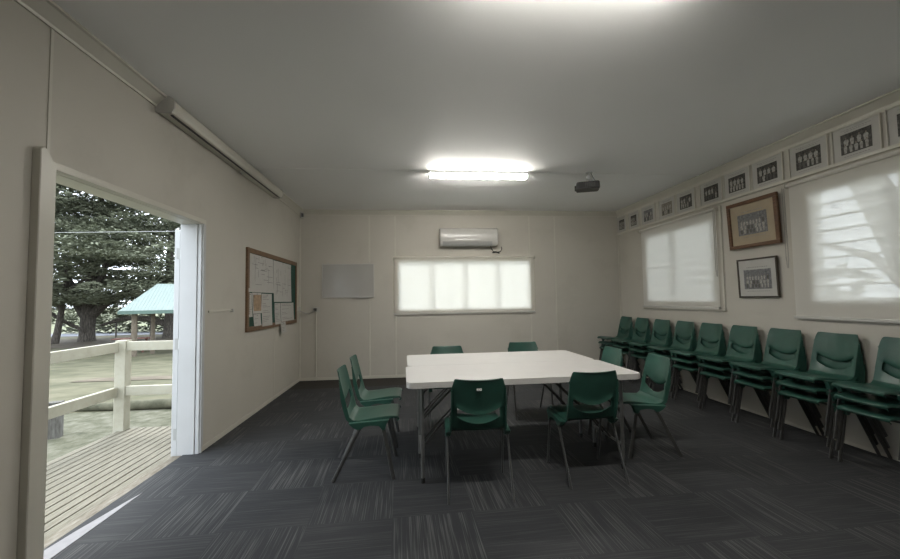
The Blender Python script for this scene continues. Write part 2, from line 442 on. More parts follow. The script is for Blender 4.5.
# ------------------------------------------------------------------ roller blinds (things)
def roller_blind(label, axis, wallpos, sgn, u0, u1, z0, z1, m, off=.035, bar=.012, cord_u=None, cord_z=None):
    """hangs in front of the wall on the room side; sgn points into the room"""
    cu = (u0 + u1) / 2
    loc = (wallpos, cu, z0) if axis == 0 else (cu, wallpos, z0)
    root = thing('roller_blind', label, 'blind', loc, 0, None)
    def P(u, t, z): return (sgn * t, u - cu, z - z0) if axis == 0 else (u - cu, sgn * t, z - z0)
    def bx(bm, ua, ub, za, zb, ta, tb, bev=0.0):
        a = Vector(P(ua, ta, za)); b = Vector(P(ub, tb, zb))
        box(bm, [min(a[i], b[i]) for i in range(3)], [max(a[i], b[i]) for i in range(3)], bev)
    bm = bmesh.new()
    tube(bm, [P(u0 + .01, off + .005, z1 - .022), P(u1 - .01, off + .005, z1 - .022)], .019, 14)
    finish(bm, 'roller_tube', m, root, smooth=True)
    for u in (u0, u1):
        bm = bmesh.new(); bx(bm, u - .004, u + .004, z1 - .045, z1 + .002, .0, off + .028, .001)
        finish(bm, 'end_bracket', M['trim'], root)
    bm = bmesh.new(); bx(bm, u0 + .015, u1 - .015, z0 + .01, z1 - .02, off - .012, off - .0105)
    finish(bm, 'blind_fabric', m, root)
    bm = bmesh.new(); bx(bm, u0 + .008, u1 - .008, z0 - .012, z0 + .014, off - .018, off - .002 + bar, .004)
    finish(bm, 'bottom_rail', M['plastic'], root)
    if cord_u is not None:
        bm = bmesh.new(); r = .0022
        pts = [P(cord_u - .010, off + .012, z1 - .03), P(cord_u - .013, off + .006, cord_z + .10), P(cord_u - .006, off + .004, cord_z + .01), P(cord_u, off + .004, cord_z),
               P(cord_u + .006, off + .004, cord_z + .01), P(cord_u + .013, off + .006, cord_z + .10), P(cord_u + .010, off + .012, z1 - .03)]
        tube(bm, pts, r, 6); finish(bm, 'pull_cord', M['ink'], root, smooth=True)
    return root
roller_blind('glowing white roller blind drawn over the wide back wall window', 1, YB, -1, BX(-.322), BX(2.166), BZ(1.085), BZ(2.072), M['blind_back'], bar=.006)
roller_blind('white roller blind over the right wall window nearer the back corner', 0, XR, -1, RY(4.40), RY(6.00), RZ(1.165), RZ(2.395), M['blind_side'], cord_u=RY(4.42), cord_z=RZ(1.55))
roller_blind('white roller blind with louvres showing through, right wall window nearest the camera', 0, XR, -1, RY(1.86), RY(3.49), RZ(1.10), RZ(2.41), M['blind_side'], cord_u=RY(3.515), cord_z=RZ(1.58))
# reveal side trim of the first right-hand blind
sbox('trim_26', (XR - .02, RY(4.345), RZ(1.15)), (XR, RY(4.375), RZ(2.40)), M['trim'], .003)
sbox('trim_27', (XR - .035, RY(4.34), RZ(1.134)), (XR, RY(6.01), RZ(1.15)), M['trim'], .003)

# ================================================================== stackable chair
PROF = [(.240, .415), (.252, .423), (.256, .434), (.246, .444), (.20, .449), (.14, .446), (.07, .438), (.0, .428), (-.05, .422), (-.092, .426), (-.121, .447),
        (-.137, .487), (-.148, .520), (-.158, .555), (-.169, .597), (-.181, .645), (-.195, .697), (-.208, .747), (-.216, .781), (-.219, .790), (-.224, .792), (-.228, .787)]
def build_shell():
    P = np.array(PROF); seg = np.r_[0, np.cumsum(np.hypot(*np.diff(P, axis=0).T))]
    def prof(t):
        t = np.clip(t, 0, seg[-1]); return np.array([np.interp(t, seg, P[:, 0]), np.interp(t, seg, P[:, 1])])
    tz = lambda y, z: seg[np.argmin((P[:, 0] - y) ** 2 + (P[:, 1] - z) ** 2)]
    t_split = tz(-.121, .447); t_b = tz(-.137, .487); t_t = tz(-.158, .555); t_end = seg[-1]; t_top = tz(-.216, .781)
    rows = list(np.linspace(0, .06, 6)) + list(np.linspace(.095, t_split - .05, 9)) + list(np.linspace(t_split - .03, t_split, 3))
    isplit = len(rows) - 1
    rows += [t_split + .014, t_b]; ib = len(rows) - 1
    rows += list(np.linspace(t_b, t_t, 5)[1:]); it = len(rows) - 1
    rows += [t_t + .010, t_t + .03] + list(np.linspace(t_t + .06, t_top - .02, 8)) + list(np.linspace(t_top, t_end, 6))
    half = [0, .12, .25, .38, .50, .60, .67, .74, .84, .905, .945, .972, .99, 1.0]
    us = [-u for u in reversed(half[1:])] + half
    SL = .74
    def width(t):
        x = t / t_end
        return np.interp(t, [0, .06, t_split - .12, t_split, t_b, t_t, t_top - .1, t_top, t_end], [.178, .187, .193, .196, .196, .195, .192, .188, .184])
    def corner(t, u):          # rounded top corners and front corners: pull rows in near the ends
        return 0
    V = np.zeros((len(rows), len(us), 3))
    for i, t in enumerate(rows):
        for j, u in enumerate(us):
            au = abs(u)
            # smile-shaped opening: centre sags
            w = math.exp(-((t - t_t) / .10) ** 2) if t > t_t else (1.0 if t >= t_b else max(0, 1 - (t_b - t) / (t_b - t_split + 1e-6)))
            tt = t + w * .046 * (min(1, (au / SL)) ** 2 - .0)
            # rounded top corners
            if t >= t_top - .06:
                ex = max(0, (au - .76) / .24); tt -= .040 * ex ** 2.2
            y, z = prof(tt)
            e = .004; tn = min(tt, t_top - .02); y2, z2 = prof(tn + e); y1, z1 = prof(tn - e)
            ty, tzv = y2 - y1, z2 - z1; L = math.hypot(ty, tzv) + 1e-9
            n = np.array([tzv, -ty]) / L       # towards the sitter (up on the seat, forward on the back)
            if n[1] < 0 and t < t_split: n = -n
            back = np.clip((t - t_split + .06) / .12, 0, 1); front = 1 - back
            dish = (.006 * front + .030 * back) * au ** 2.2
            if t < .05: dish *= t / .05
            # the rim turns down / back
            fl = max(0, (au - .93) / .07)
            flange = -(.026 * front * min(1, .35 + t / .25) + .038 * back) * fl ** 1.6
            if t > t_top - .26: flange *= max(.2, 1 - (t - t_top + .26) / .26 * .8)
            # lip round the opening
            lip = 0
            if au < SL + .01 and i in (it, ib): lip = -.011 if i == it else -.006
            if au < SL + .01 and i == it + 1: lip = -.005
            d = dish + flange + lip
            hw = width(tt)
            if t > t_top - .05: hw -= .014 * ((t - t_top + .05) / (t_end - t_top + .05)) ** 2
            x = hw * u
            x = math.copysign(hw * min(au, .93 + (au - .93) * .55), u) if au > .93 else x
            V[i, j] = (x, y + n[0] * d, z + n[1] * d)
    du = np.gradient(V, axis=1); dv = np.gradient(V, axis=0)
    Nn = np.cross(du, dv); Nn /= np.linalg.norm(Nn, axis=2)[..., None] + 1e-9
    if Nn[10, len(us) // 2, 2] < 0: Nn = -Nn
    th = .0055; Wv = V - Nn * th
    def hole(i, j):
        return ib <= i < it and abs((us[j] + us[j + 1]) / 2) < SL
    def make(name, r0, r1, skip_row):
        bm = bmesh.new(); a = {}; b = {}
        for i in range(r0, r1 + 1):
            for j in range(len(us)):
                a[i, j] = bm.verts.new(V[i, j]); b[i, j] = bm.verts.new(Wv[i, j])
        keep = {(i, j) for i in range(r0, r1) for j in range(len(us) - 1) if not hole(i, j)}
        nt_ = lambda i, j: (i, j) in keep
        for (i, j) in keep:
            bm.faces.new((a[i, j], a[i, j + 1], a[i + 1, j + 1], a[i + 1, j]))
            bm.faces.new((b[i, j], b[i + 1, j], b[i + 1, j + 1], b[i, j + 1]))
            for (di, dj, p, q) in ((-1, 0, (i, j), (i, j + 1)), (1, 0, (i + 1, j), (i + 1, j + 1)), (0, -1, (i, j), (i + 1, j)), (0, 1, (i, j + 1), (i + 1, j + 1))):
                if nt_(i + di, j + dj): continue
                if di and (p[0] == skip_row): continue
                bm.faces.new((a[p], a[q], b[q], b[p]))
        loose = [v for v in bm.verts if not v.link_faces]
        bmesh.ops.delete(bm, geom=loose, context='VERTS')
        return bm
    return make('seat', 0, isplit, isplit), make('backrest', isplit, len(rows) - 1, isplit)

def make_chair(label, group):
    t = thing('stacking_chair', label, 'chair', (0, 0, 0), 0, group)
    s, b = build_shell()
    finish(s, 'seat', M['green'], t, smooth=True, angle=50)
    finish(b, 'backrest', M['green'], t, smooth=True, angle=50)
    def flat_tube(pts, r, sx, xc):
        bm = bmesh.new(); tube(bm, pts, r, 12)
        for v in bm.verts: v.co.x = xc + (v.co.x - xc) * .50      # flattened oval section
        return bm
    for sx in (-1, 1):
        xc = sx * .213
        finish(flat_tube([(xc, .216, .0), (xc, .148, .345), (xc, .138, .385), (xc, .118, .408)], .0147, sx, xc), 'leg', M['steel'], t, smooth=True)
        finish(flat_tube([(xc, -.226, .0), (xc, -.040, .365), (xc, -.016, .40), (xc, .0, .412)], .0147, sx, xc), 'leg', M['steel'], t, smooth=True)
        # moulded side cheek that grips the frame below the seat
        bm = bmesh.new()
        prism(bm, [(-.112, .420), (-.085, .392), (-.050, .372), (-.024, .372), (.002, .396), (.05, .404), (.112, .398), (.134, .362), (.156, .366), (.163, .405), (.185, .436), (-.02, .424)], 0, sx * .188, sx * .2235)
        bmesh.ops.bevel(bm, geom=list(bm.edges), offset=.003, segments=1, affect='EDGES')
        finish(bm, 'side_bracket', M['green'], t, smooth=True)
    for yy in (.122, -.008):
        bm = bmesh.new(); tube(bm, [(-.205, yy, .400), (-.17, yy, .404), (.17, yy, .404), (.205, yy, .400)], .008, 8)
        finish(bm, 'cross_bar', M['steel'], t, smooth=True)
    return t

proto = make_chair('', 'green plastic chairs around the table')
used = []
def place_chair(x, y, rot, z, label, group):
    o = proto if not used else copy_tree(proto)
    used.append(o)
    o.location = (x, y, z); o.rotation_euler = (0, 0, rot); o['label'] = label; o['group'] = group
    return o
GT = 'green plastic chairs around the table'
chA = place_chair(.445, 2.805, math.radians(-3), 0, 'green plastic chair seen from behind with a white sticker on its back', GT)
place_chair(1.29, 2.925, math.radians(1.5), 0, 'green plastic chair seen from behind at the right of the table front', GT)
place_chair(1.975, 3.32, math.radians(88), 0, 'pale lit green chair facing left at the near right end of the white table', GT)
place_chair(1.885, 3.93, math.radians(92), 0, 'green chair facing left, half hidden behind the far right end of the white table', GT)
place_chair(-.367, 3.215, math.radians(-90), 0, 'green chair in side view left of the table, the one nearer the camera', GT)
place_chair(-.367, 3.83, math.radians(-90), 0, 'green chair in side view left of the table, behind another chair', GT)
place_chair(.385, 4.27, math.radians(180), 0, 'green chair behind the white table at left, only its back top showing', GT)
place_chair(1.325, 4.475, math.radians(181), 0, 'green chair behind the white table at right, below the blind\'s right end', GT)
# sticker on the first chair
bm = bmesh.new(); box(bm, (-.0165, -.0008, -.0105), (.0165, .0008, .0105))
for (a, b, c, e) in ((-.012, -.004, -.005, .006), (-.001, .004, -.002, .006), (.006, .012, -.006, .003), (-.012, .012, -.009, -.0075)):
    box(bm, (a, -.0014, c), (b, -.0008, e), 0, 1)
bk = [c for c in chA.children if c.name.startswith('backrest')][0]
st = finish(bm, 'sticker', [M['label'], M['ink']], bk, loc=(.0, -.2105, .728)); st['label'] = 'small white sticker'
st.rotation_euler = (math.radians(-16.5), 0, 0)

ORD = ['first', 'second', 'third', 'fourth', 'fifth', 'sixth', 'seventh', 'eighth', 'ninth']
stack_y = [6.55, 6.07, 5.56, 5.07, 4.59, 4.11, 3.63, 3.145, 2.65]
for i, y in enumerate(stack_y):
    jit = random.uniform(-1.5, 1.5)
    for lv in range(3):
        what = ('bottom', 'middle', 'topmost')[lv]
        if i == 8: place = 'the right wall stack nearest the camera'
        elif i == 0: place = 'the right wall stack in the back corner'
        else: place = 'the %s right wall stack from the back corner' % ORD[i]
        place_chair(XR - .242 - .015 * lv, y - .02, math.radians(90 + jit), 0.09 * lv, '%s green plastic chair in %s' % (what, place), 'stacked green chairs along the right wall')

# ================================================================== folding tables
def folding_table(label, cx, cy, rot, L=1.775, W=.70):
    t = thing('folding_table', label, 'table', (cx, cy, 0), rot, 'white folding tables pushed together')
    bm = bmesh.new(); zt = .742; zb = .700
    r = .045; out = []
    for (sx, sy, a0) in ((1, 1, 0), (-1, 1, 90), (-1, -1, 180), (1, -1, 270)):
        for q in range(7):
            a = math.radians(a0 + 15 * q); out.append((sx * (L / 2 - r) + r * math.cos(a), sy * (W / 2 - r) + r * math.sin(a)))
    prism(bm, out, 2, zb, zt)
    top_e = [e for e in bm.edges if abs(e.verts[0].co.z - e.verts[1].co.z) < 1e-6]
    bmesh.ops.bevel(bm, geom=top_e, offset=.005, segments=2, affect='EDGES')
    finish(bm, 'tabletop', M['tabletop'], t, smooth=True, angle=30)
    for sx in (-1, 1):
        xl = sx * (L / 2 - .113); hw = W / 2 - .12
        for sy in (-1, 1):
            bm = bmesh.new(); tube(bm, [(xl, sy * hw, .0), (xl, sy * hw, .70)], .0135, 12)
            lg = finish(bm, 'leg', M['zinc'], t, smooth=True)
            bm = bmesh.new(); tube(bm, [(xl, sy * hw, 0), (xl, sy * hw, .035)], .0165, 12); finish(bm, 'foot_cap', M['rubber'], lg, smooth=True)
        for zz in (.18, .67):
            bm = bmesh.new(); tube(bm, [(xl, -hw, zz), (xl, hw, zz)], .010, 10); finish(bm, 'cross_bar', M['zinc'], t, smooth=True)
        for pts in ([(xl, -.06, .18), (xl - sx * .13, -.05, .33), (xl - sx * .50, -.02, .69)], [(xl, .06, .18), (xl - sx * .13, .05, .33), (xl - sx * .50, .02, .69)],
                    [(xl, -hw, .45), (xl - sx * .20, -.10, .60), (xl - sx * .32, -.05, .69)]):
            bm = bmesh.new(); tube(bm, pts, .008, 8); finish(bm, 'folding_brace', M['dark'], t, smooth=True)
    return t
folding_table('white folding table nearer the camera, two chairs seen from behind tucked at it', .832, 3.168, math.radians(1.4))
folding_table('white folding table on the back wall side, its edge against the nearer table', .816, 3.870, math.radians(1.4), L=1.745)

# ================================================================== ceiling lights, projector, screen, sensor
def batten_light(label, x0, x1, y0, y1):
    t = thing('ceiling_light', label, 'light', ((x0 + x1) / 2, (y0 + y1) / 2, ZC - .08), 0, 'fluorescent ceiling lights')
    hx = (x1 - x0) / 2; hy = (y1 - y0) / 2
    bm = bmesh.new(); box(bm, (-hx, -hy, .046), (hx, hy, .0785), .003); finish(bm, 'batten_body', M['white'], t)
    bm = bmesh.new()
    prof = [(-hy, .046), (-hy, .024), (-hy * .8, .007), (-hy * .45, 0), (hy * .45, 0), (hy * .8, .007), (hy, .024), (hy, .046)]
    prism(bm, prof, 0, -hx + .014, hx - .014); finish(bm, 'diffuser', M['lamp'], t)
    for s in (-1, 1):
        bm = bmesh.new(); prism(bm, [(q[0] * 1.04, q[1] - .002) for q in prof], 0, s * (hx - .013), s * hx); finish(bm, 'end_cap', M['plastic'], t)
    return t
batten_light('lit fluorescent ceiling light in the middle of the ceiling, above the table', .215, 1.435, 4.63, 4.73)
batten_light('lit fluorescent ceiling light at the top edge of the photo, nearest the camera', .185, 1.405, 1.535, 1.640)

t = thing('projector', 'black projector hanging from the ceiling right of the far light', 'projector', (2.19, 4.62, 2.662), math.radians(-20))
t.scale = (.84, .84, .99)
bm = bmesh.new()
prism(bm, [(-.165, -.09), (-.15, -.115), (.13, -.125), (.155, -.10), (.155, .10), (.13, .12), (-.15, .115), (-.165, .09)], 2, -.01, .078)
bmesh.ops.bevel(bm, geom=list(bm.edges), offset=.008, segments=2, affect='EDGES'); finish(bm, 'body', M['black'], t, smooth=True)
bm = bmesh.new(); tube(bm, [(-.155, .055, .034), (-.185, .055, .034)], .034, 20); finish(bm, 'lens', M['dark'], t, smooth=True)
bm = bmesh.new()
for q in range(6): box(bm, (-.05 + q * .025, -.1275, .01), (-.035 + q * .025, -.121, .06))
finish(bm, 'vent_grille', M['dark'], t)
bm = bmesh.new(); tube(bm, [(.02, 0, .078), (.02, 0, .20)], .013, 12); box(bm, (-.055, -.045, .078), (.095, .045, .086), .002)
box(bm, (-.02, -.03, .12), (.03, .03, .17), .004); tube(bm, [(.02, 0, .205), (.02, 0, .2195)], .05, 20)
finish(bm, 'ceiling_mount', M['white'], t, smooth=True)
bm = bmesh.new(); tube(bm, [(.10, .06, .076), (.11, .065, .12), (.07, .04, .17), (.05, .03, .218)], .004, 8); finish(bm, 'cable', M['black'], t, smooth=True)

t = thing('projector_screen', 'white rolled-up projector screen case high on the left wall', 'screen', (XL + .085, 4.30, 2.758))
bm = bmesh.new(); hl = 1.235
prism(bm, [(-.085, .12), (-.085, .01), (-.06, .0), (-.02, .0), (-.018, .012), (.012, .012), (.014, .0), (.030, .004), (.045, .03), (.045, .085), (.02, .11), (-.02, .125)], 1, -hl, hl)
finish(bm, 'screen_case', M['trim'], t)
bm = bmesh.new(); prism(bm, [(-.0175, .011), (.0115, .011), (.0115, .0035), (-.0175, .0035)], 1, -hl + .06, hl - .04); finish(bm, 'slot', M['black'], t)
for s in (-1, 1):
    bm = bmesh.new(); prism(bm, [(-.089, .128), (-.089, .004), (-.06, -.006), (.032, -.003), (.05, .03), (.05, .09), (.02, .118), (-.02, .13)], 1, s * hl, s * (hl + .014)); finish(bm, 'end_cap', M['plastic'], t)
bm = bmesh.new(); box(bm, (-.055, .10, -.022), (-.035, .16, .002), .003); finish(bm, 'pull_tab', M['plastic'], t)

t = thing('motion_sensor', 'small dark-faced sensor in the back left ceiling corner', 'sensor', (XL + .05, YB - .06, 2.79), math.radians(35))
bm = bmesh.new(); box(bm, (-.025, -.02, -.05), (.025, .02, .05), .008); finish(bm, 'body', M['plastic'], t, smooth=True)
bm = bmesh.new(); box(bm, (-.019, -.026, -.038), (.019, -.018, .025), .006); finish(bm, 'lens_window', M['dark'], t, smooth=True)

# ================================================================== back wall: air conditioner, whiteboard, socket
t = thing('air_conditioner', 'white split air conditioner above the back window', 'air conditioner', (BX(.98), YB, BZ(2.235)))
bm = bmesh.new()
prism(bm, [(0, .01), (-.13, .0), (-.185, .03), (-.205, .075), (-.215, .18), (-.20, .27), (-.16, .305), (0, .31)], 0, -.49, .49)
bmesh.ops.bevel(bm, geom=[e for e in bm.edges if abs(e.verts[0].co.x - e.verts[1].co.x) < 1e-6], offset=.006, segments=2, affect='EDGES')
finish(bm, 'body', M['plastic'], t, smooth=True, angle=40)
bm = bmesh.new(); prism(bm, [(-.135, -.003), (-.188, .026), (-.208, .072), (-.212, .070), (-.193, .020), (-.138, -.009)], 0, -.46, .40); finish(bm, 'air_flap', M['vent'], t)
bm = bmesh.new(); prism(bm, [(-.2155, .092), (-.2185, .092), (-.2195, .112), (-.2165, .112)], 0, -.25, .20); finish(bm, 'badge_strip', M['alum'], t)
for s in (-1, 1):
    bm = bmesh.new(); prism(bm, [(0, .006), (-.13, -.003), (-.188, .028), (-.209, .075), (-.219, .18), (-.203, .273), (-.16, .309), (0, .314)], 0, s * .49, s * .50); finish(bm, 'side_panel', M['plastic'], t)
bm = bmesh.new()
tube(bm, [(.40, -.04, .01), (.415, -.045, -.04), (.45, -.04, -.085), (.52, -.035, -.10), (.58, -.03, -.085), (.605, -.025, -.04), (.60, -.012, .0)], .008, 8)
tube(bm, [(.43, -.03, -.105), (.50, -.035, -.095), (.56, -.03, -.115)], .012, 8)
finish(bm, 'drain_pipe', M['black'], t, smooth=True)

t = thing('whiteboard', 'small blank whiteboard on the back wall left of the window', 'whiteboard', (BX(-1.0775), YB, BZ(1.378)))
pbox('writing_surface', (-.430, -.012, .010), (.430, 0, .570), M['whiteboard'], t)
bm = bmesh.new()
box(bm, (-.44, -.020, 0), (.44, -.0, .014), .002); box(bm, (-.44, -.020, .566), (.44, 0, .580), .002)
box(bm, (-.44, -.020, .014), (-.427, 0, .566), .002); box(bm, (.427, -.020, .014), (.44, 0, .566), .002)
finish(bm, 'aluminium_frame', M['plastic'], t)
for x in (-.34, .36): pbox('wall_clip', (x - .012, -.022, .575), (x + .012, 0, .60), M['plastic'], t, .002)
pbox('pen_tray', (.10, -.045, -.004), (.42, -.018, .004), M['alum'], t, .001)

t = thing('power_socket', 'white power socket with a plugged-in black plug, back wall left of the whiteboard', 'socket', (BX(-1.605), YB, 1.185))
pbox('face_plate', (-.06, -.014, -.038), (.06, 0, .038), M['plastic'], t, .004)
pbox('plug', (-.035, -.05, -.022), (.012, -.012, .024), M['dark'], t, .006)
for x in (-.045, .045): pbox('switch', (x - .006, -.018, .014), (x + .006, -.013, .030), M['plastic'], t, .001)
bm = bmesh.new()
tube(bm, [(-.02, -.045, -.01), (-.05, -.05, -.045), (-.11, -.05, -.07), (-.17, -.045, -.06), (-.225, -.05, -.03), (-.262, -.075, -.005)], .006, 8)
finish(bm, 'cable', M['vent'], t, smooth=True)
bm = bmesh.new(); tube(bm, [(.0, -.012, -.038), (.0, -.012, -1.13)], .011, 8); finish(bm, 'conduit', M['trim'], t, smooth=True)
t = thing('junction_box', 'small white junction box on the left wall beside the noticeboard', 'socket', (XL, YB - .09, 1.19))
pbox('cover', (0, -.035, -.045), (.03, .035, .045), M['plastic'], t, .004); pbox('screw', (.030, -.004, -.004), (.032, .004, .004), M['alum'], t)

# small rail on the left wall beside the door
t = thing('wall_hook_rail', 'thin cream rail on the left wall between door and noticeboard', 'rail', (XL, 4.09, 1.245))
pbox('rail', (0, -.235, -.010), (.014, .235, .010), M['trim'], t, .003); pbox('end_catch', (0, .215, -.018), (.028, .24, .014), M['plastic'], t, .003)

# ================================================================== noticeboard with papers
y0, y1, z0, z1 = 4.672, 6.60, .985, 1.962
t = thing('noticeboard', 'wood framed green felt noticeboard covered in papers on the left wall', 'noticeboard', (XL, (y0 + y1) / 2, z0))
hy = (y1 - y0) / 2; hh = z1 - z0
pbox('felt_panel', (0, -hy + .03, .03), (.014, hy - .03, hh - .03), M['felt'], t)
bm = bmesh.new(); fw = .058
box(bm, (0, -hy, 0), (.026, hy, fw), .003); box(bm, (0, -hy, hh - fw), (.026, hy, hh), .003)
box(bm, (0, -hy, fw), (.026, -hy + fw, hh - fw), .003); box(bm, (0, hy - fw, fw), (.026, hy, hh - fw), .003)
finish(bm, 'wooden_frame', M['oak'], t)
def sheet(label, ya, za, yb, zb, kind, m='paper', lift=0.0):
    s = thing('notice_sheet', label, 'paper', (XL + .0155 + lift, (ya + yb) / 2, zb), 0, 'papers pinned to the noticeboard')
    w = (yb - ya) / 2; h = za - zb
    bm = bmesh.new(); n = 6; vs = []
    for i in range(n + 1):
        zz = h * i / n; c = .012 * (1 - i / n) ** 2
        vs.append([bm.verts.new((c + .0006 * k2, q, zz)) for k2 in (0, 1) for q in (-w, w)])
    for a, b in zip(vs, vs[1:]):
        bm.faces.new((a[0], a[1], b[1], b[0])); bm.faces.new((a[2], b[2], b[3], a[3])); bm.faces.new((a[0], b[0], b[2], a[2])); bm.faces.new((a[1], a[3], b[3], b[1]))
    bm.faces.new(vs[0][:2] + vs[0][:1:-1]); bm.faces.new(vs[-1][:2] + vs[-1][:1:-1])
    finish(bm, 'sheet', M[m], s)
    bm = bmesh.new(); rr = random.Random(int(ya * 1000))
    curve = lambda zz: .0012 + .012 * (1 - zz / h) ** 2
    if kind == 'map':                                   # wandering plan lines and lots
        for _ in range(26):
            y = rr.uniform(-w * .85, w * .8); z = rr.uniform(h * .1, h * .9); l = rr.uniform(.04, .22)
            if rr.random() < .5: box(bm, (curve(z), y, z), (curve(z) + .0006, min(y + l, w * .93), z + .006))
            else: box(bm, (curve(z), y, z), (curve(z) + .0006, y + .006, min(z + l, h * .95)))
    elif kind == 'text':
        z = h * .92
        while z > h * .08:
            box(bm, (curve(z), -w * .82, z), (curve(z) + .0006, -w * .82 + rr.uniform(.5, 1.6) * w, z + .006)); z -= rr.choice((.022, .022, .05))
    elif kind == 'picture':
        box(bm, (curve(h * .5), -w * .8, h * .12), (curve(h * .12) + .0006, w * .8, h * .9))
    if len(bm.faces): finish(bm, 'printing', M['ink'] if kind != 'picture' else M['peach'], s)
    else: bm.free()
    bm = bmesh.new(); tube(bm, [(.001, 0, h - .015), (.012, 0, h - .015)], .006, 8); finish(bm, 'drawing_pin', M['alum'], s)
sheet('large pale plan sheet at the upper left of the noticeboard', 4.70, 1.90, 5.515, 1.445, 'map')
sheet('large printed sheet at the upper right of the noticeboard', 5.525, 1.895, 6.30, 1.325, 'map', lift=.001)
sheet('narrow white leaflet at the noticeboard\'s left edge, beside the peach poster', 4.715, 1.435, 4.815, 1.155, 'text')
sheet('peach coloured picture poster in the lower left of the noticeboard', 4.825, 1.44, 5.105, 1.19, 'picture', lift=.001)
sheet('small white notice directly below the peach poster', 4.865, 1.185, 5.085, 1.04, 'text', lift=.002)
sheet('tall white notice right of the peach poster', 5.12, 1.432, 5.475, 1.02, 'text')
sheet('narrow printed notice just right of the bare felt gap, lower right', 5.585, 1.31, 5.82, 1.015, 'picture' if False else 'text')
sheet('white square notice in the lower right corner of the noticeboard', 5.83, 1.31, 6.44, 1.04, 'text', lift=.001)
sheet('small white slip hanging below the noticeboard\'s bottom frame', 5.80, 1.035, 6.02, .88, 'text', lift=.0128)

# ================================================================== photographs on the right wall
def figures(bm, w, h, rows, cols, y_sgn=1, dark_mid=False, rr=random, spread=.86, base=.10, top=.86):
    """rows of small standing / seated figures as printed relief: torsos and heads, in the local (y,z) plane; x=0 is the print"""
    rh = (top - base) * h / rows
    def disc(cy, cz, ry, rz, x, mi, n=9):
        vs = [bm.verts.new((x, cy + ry * math.cos(2 * PI * q / n), cz + rz * math.sin(2 * PI * q / n))) for q in range(n)]
        f = bm.faces.new(vs); f.material_index = mi
    for r in range(rows):
        n = cols - (r % 2)
        for c in range(n):
            cy = (-.5 + (c + .5) / n) * w * spread + rr.uniform(-.01, .01) * w
            zb = base * h + r * rh * .92; mi = 1
            if dark_mid and abs(c - (n - 1) / 2) < 1 and r < rows - 1: mi = 2
            elif rr.random() < .18: mi = 2
            x = -.0006 - .0002 * (rows - r)
            hwid = w * spread / n * rr.uniform(.30, .42); ht = rh * rr.uniform(.92, 1.12)
            vs = [bm.verts.new((x, cy + hwid * q[0], zb + ht * q[1])) for q in ((-.75, -.12), (.75, -.12), (.8, .2), (1.0, .45), (.85, .66), (.3, .74), (-.3, .74), (-.85, .66), (-1.0, .45), (-.8, .2))]
            f = bm.faces.new(vs); f.material_index = mi
            disc(cy + rr.uniform(-.1, .1) * hwid, zb + ht * .86, ht * .085, ht * .115, x - .0001, 3)
def team_photo(i, yc, pw, style):
    where = ORD[i] if i < 9 else ('tenth' if i == 9 else 'eleventh')
    adj = {'dark': 'dark', 'mid': 'faded brownish', 'grey': 'grey'}[style]
    t = thing('team_photograph', '%s team photograph on the high picture rail, %s from the back corner' % (adj, where), 'photo', (XR - .001, RY(yc), RZ(2.462)), 0, 'team photographs along the picture rail')
    cw, ch = .178 if i > 1 else .152, .300
    bm = bmesh.new(); box(bm, (-.006, -cw, 0), (.0, cw, ch), .001)
    # printed caption strokes above and below the picture
    for zz, ww in ((.262, .115), (.248, .085), (.028, .10)):
        y = -ww
        while y < ww:
            l = random.uniform(.008, .022); box(bm, (-.0066, y, zz), (-.0058, min(y + l, ww), zz + .0045), 0, 1); y += l + .006
    finish(bm, 'mount_card', [M['paper'], M['ink']], t)
    bm = bmesh.new(); z0 = .052; h = .178
    box(bm, (-.0075, -pw / 2, 0), (-.006, pw / 2, h))
    bm2 = bmesh.new(); figures(bm2, pw, h, 2, 5, rr=random.Random(i))
    for v in bm2.verts: v.co.x -= .0075
    me = bpy.data.meshes.new('tmp'); bm2.to_mesh(me); bm2.free(); bm.from_mesh(me); bpy.data.meshes.remove(me)
    finish(bm, 'photo_print', [M['photo_' + style], M['figure'], M['figure_dark'], M['skin_print']], t, loc=(0, 0, z0))
    for s in (-1, 1):
        bm = bmesh.new(); box(bm, sorted((0, -.018))[0:1] + sorted((s * cw, s * (cw + .009)))[0:1] + [0], (0, max(s * cw, s * (cw + .009)), ch + .002), .001)
        finish(bm, 'frame_edge', M['trim'], t)
ycs = [6.585, 6.21, 5.80, 5.345, 4.945, 4.49, 4.10, 3.715, 3.285, 2.885, 2.485]
styles = ['dark', 'dark', 'grey', 'mid', 'dark', 'dark', 'dark', 'dark', 'dark', 'dark', 'dark']
for i, (y, s) in enumerate(zip(ycs, styles)): team_photo(i, y, .17 if i < 2 else .235, s)

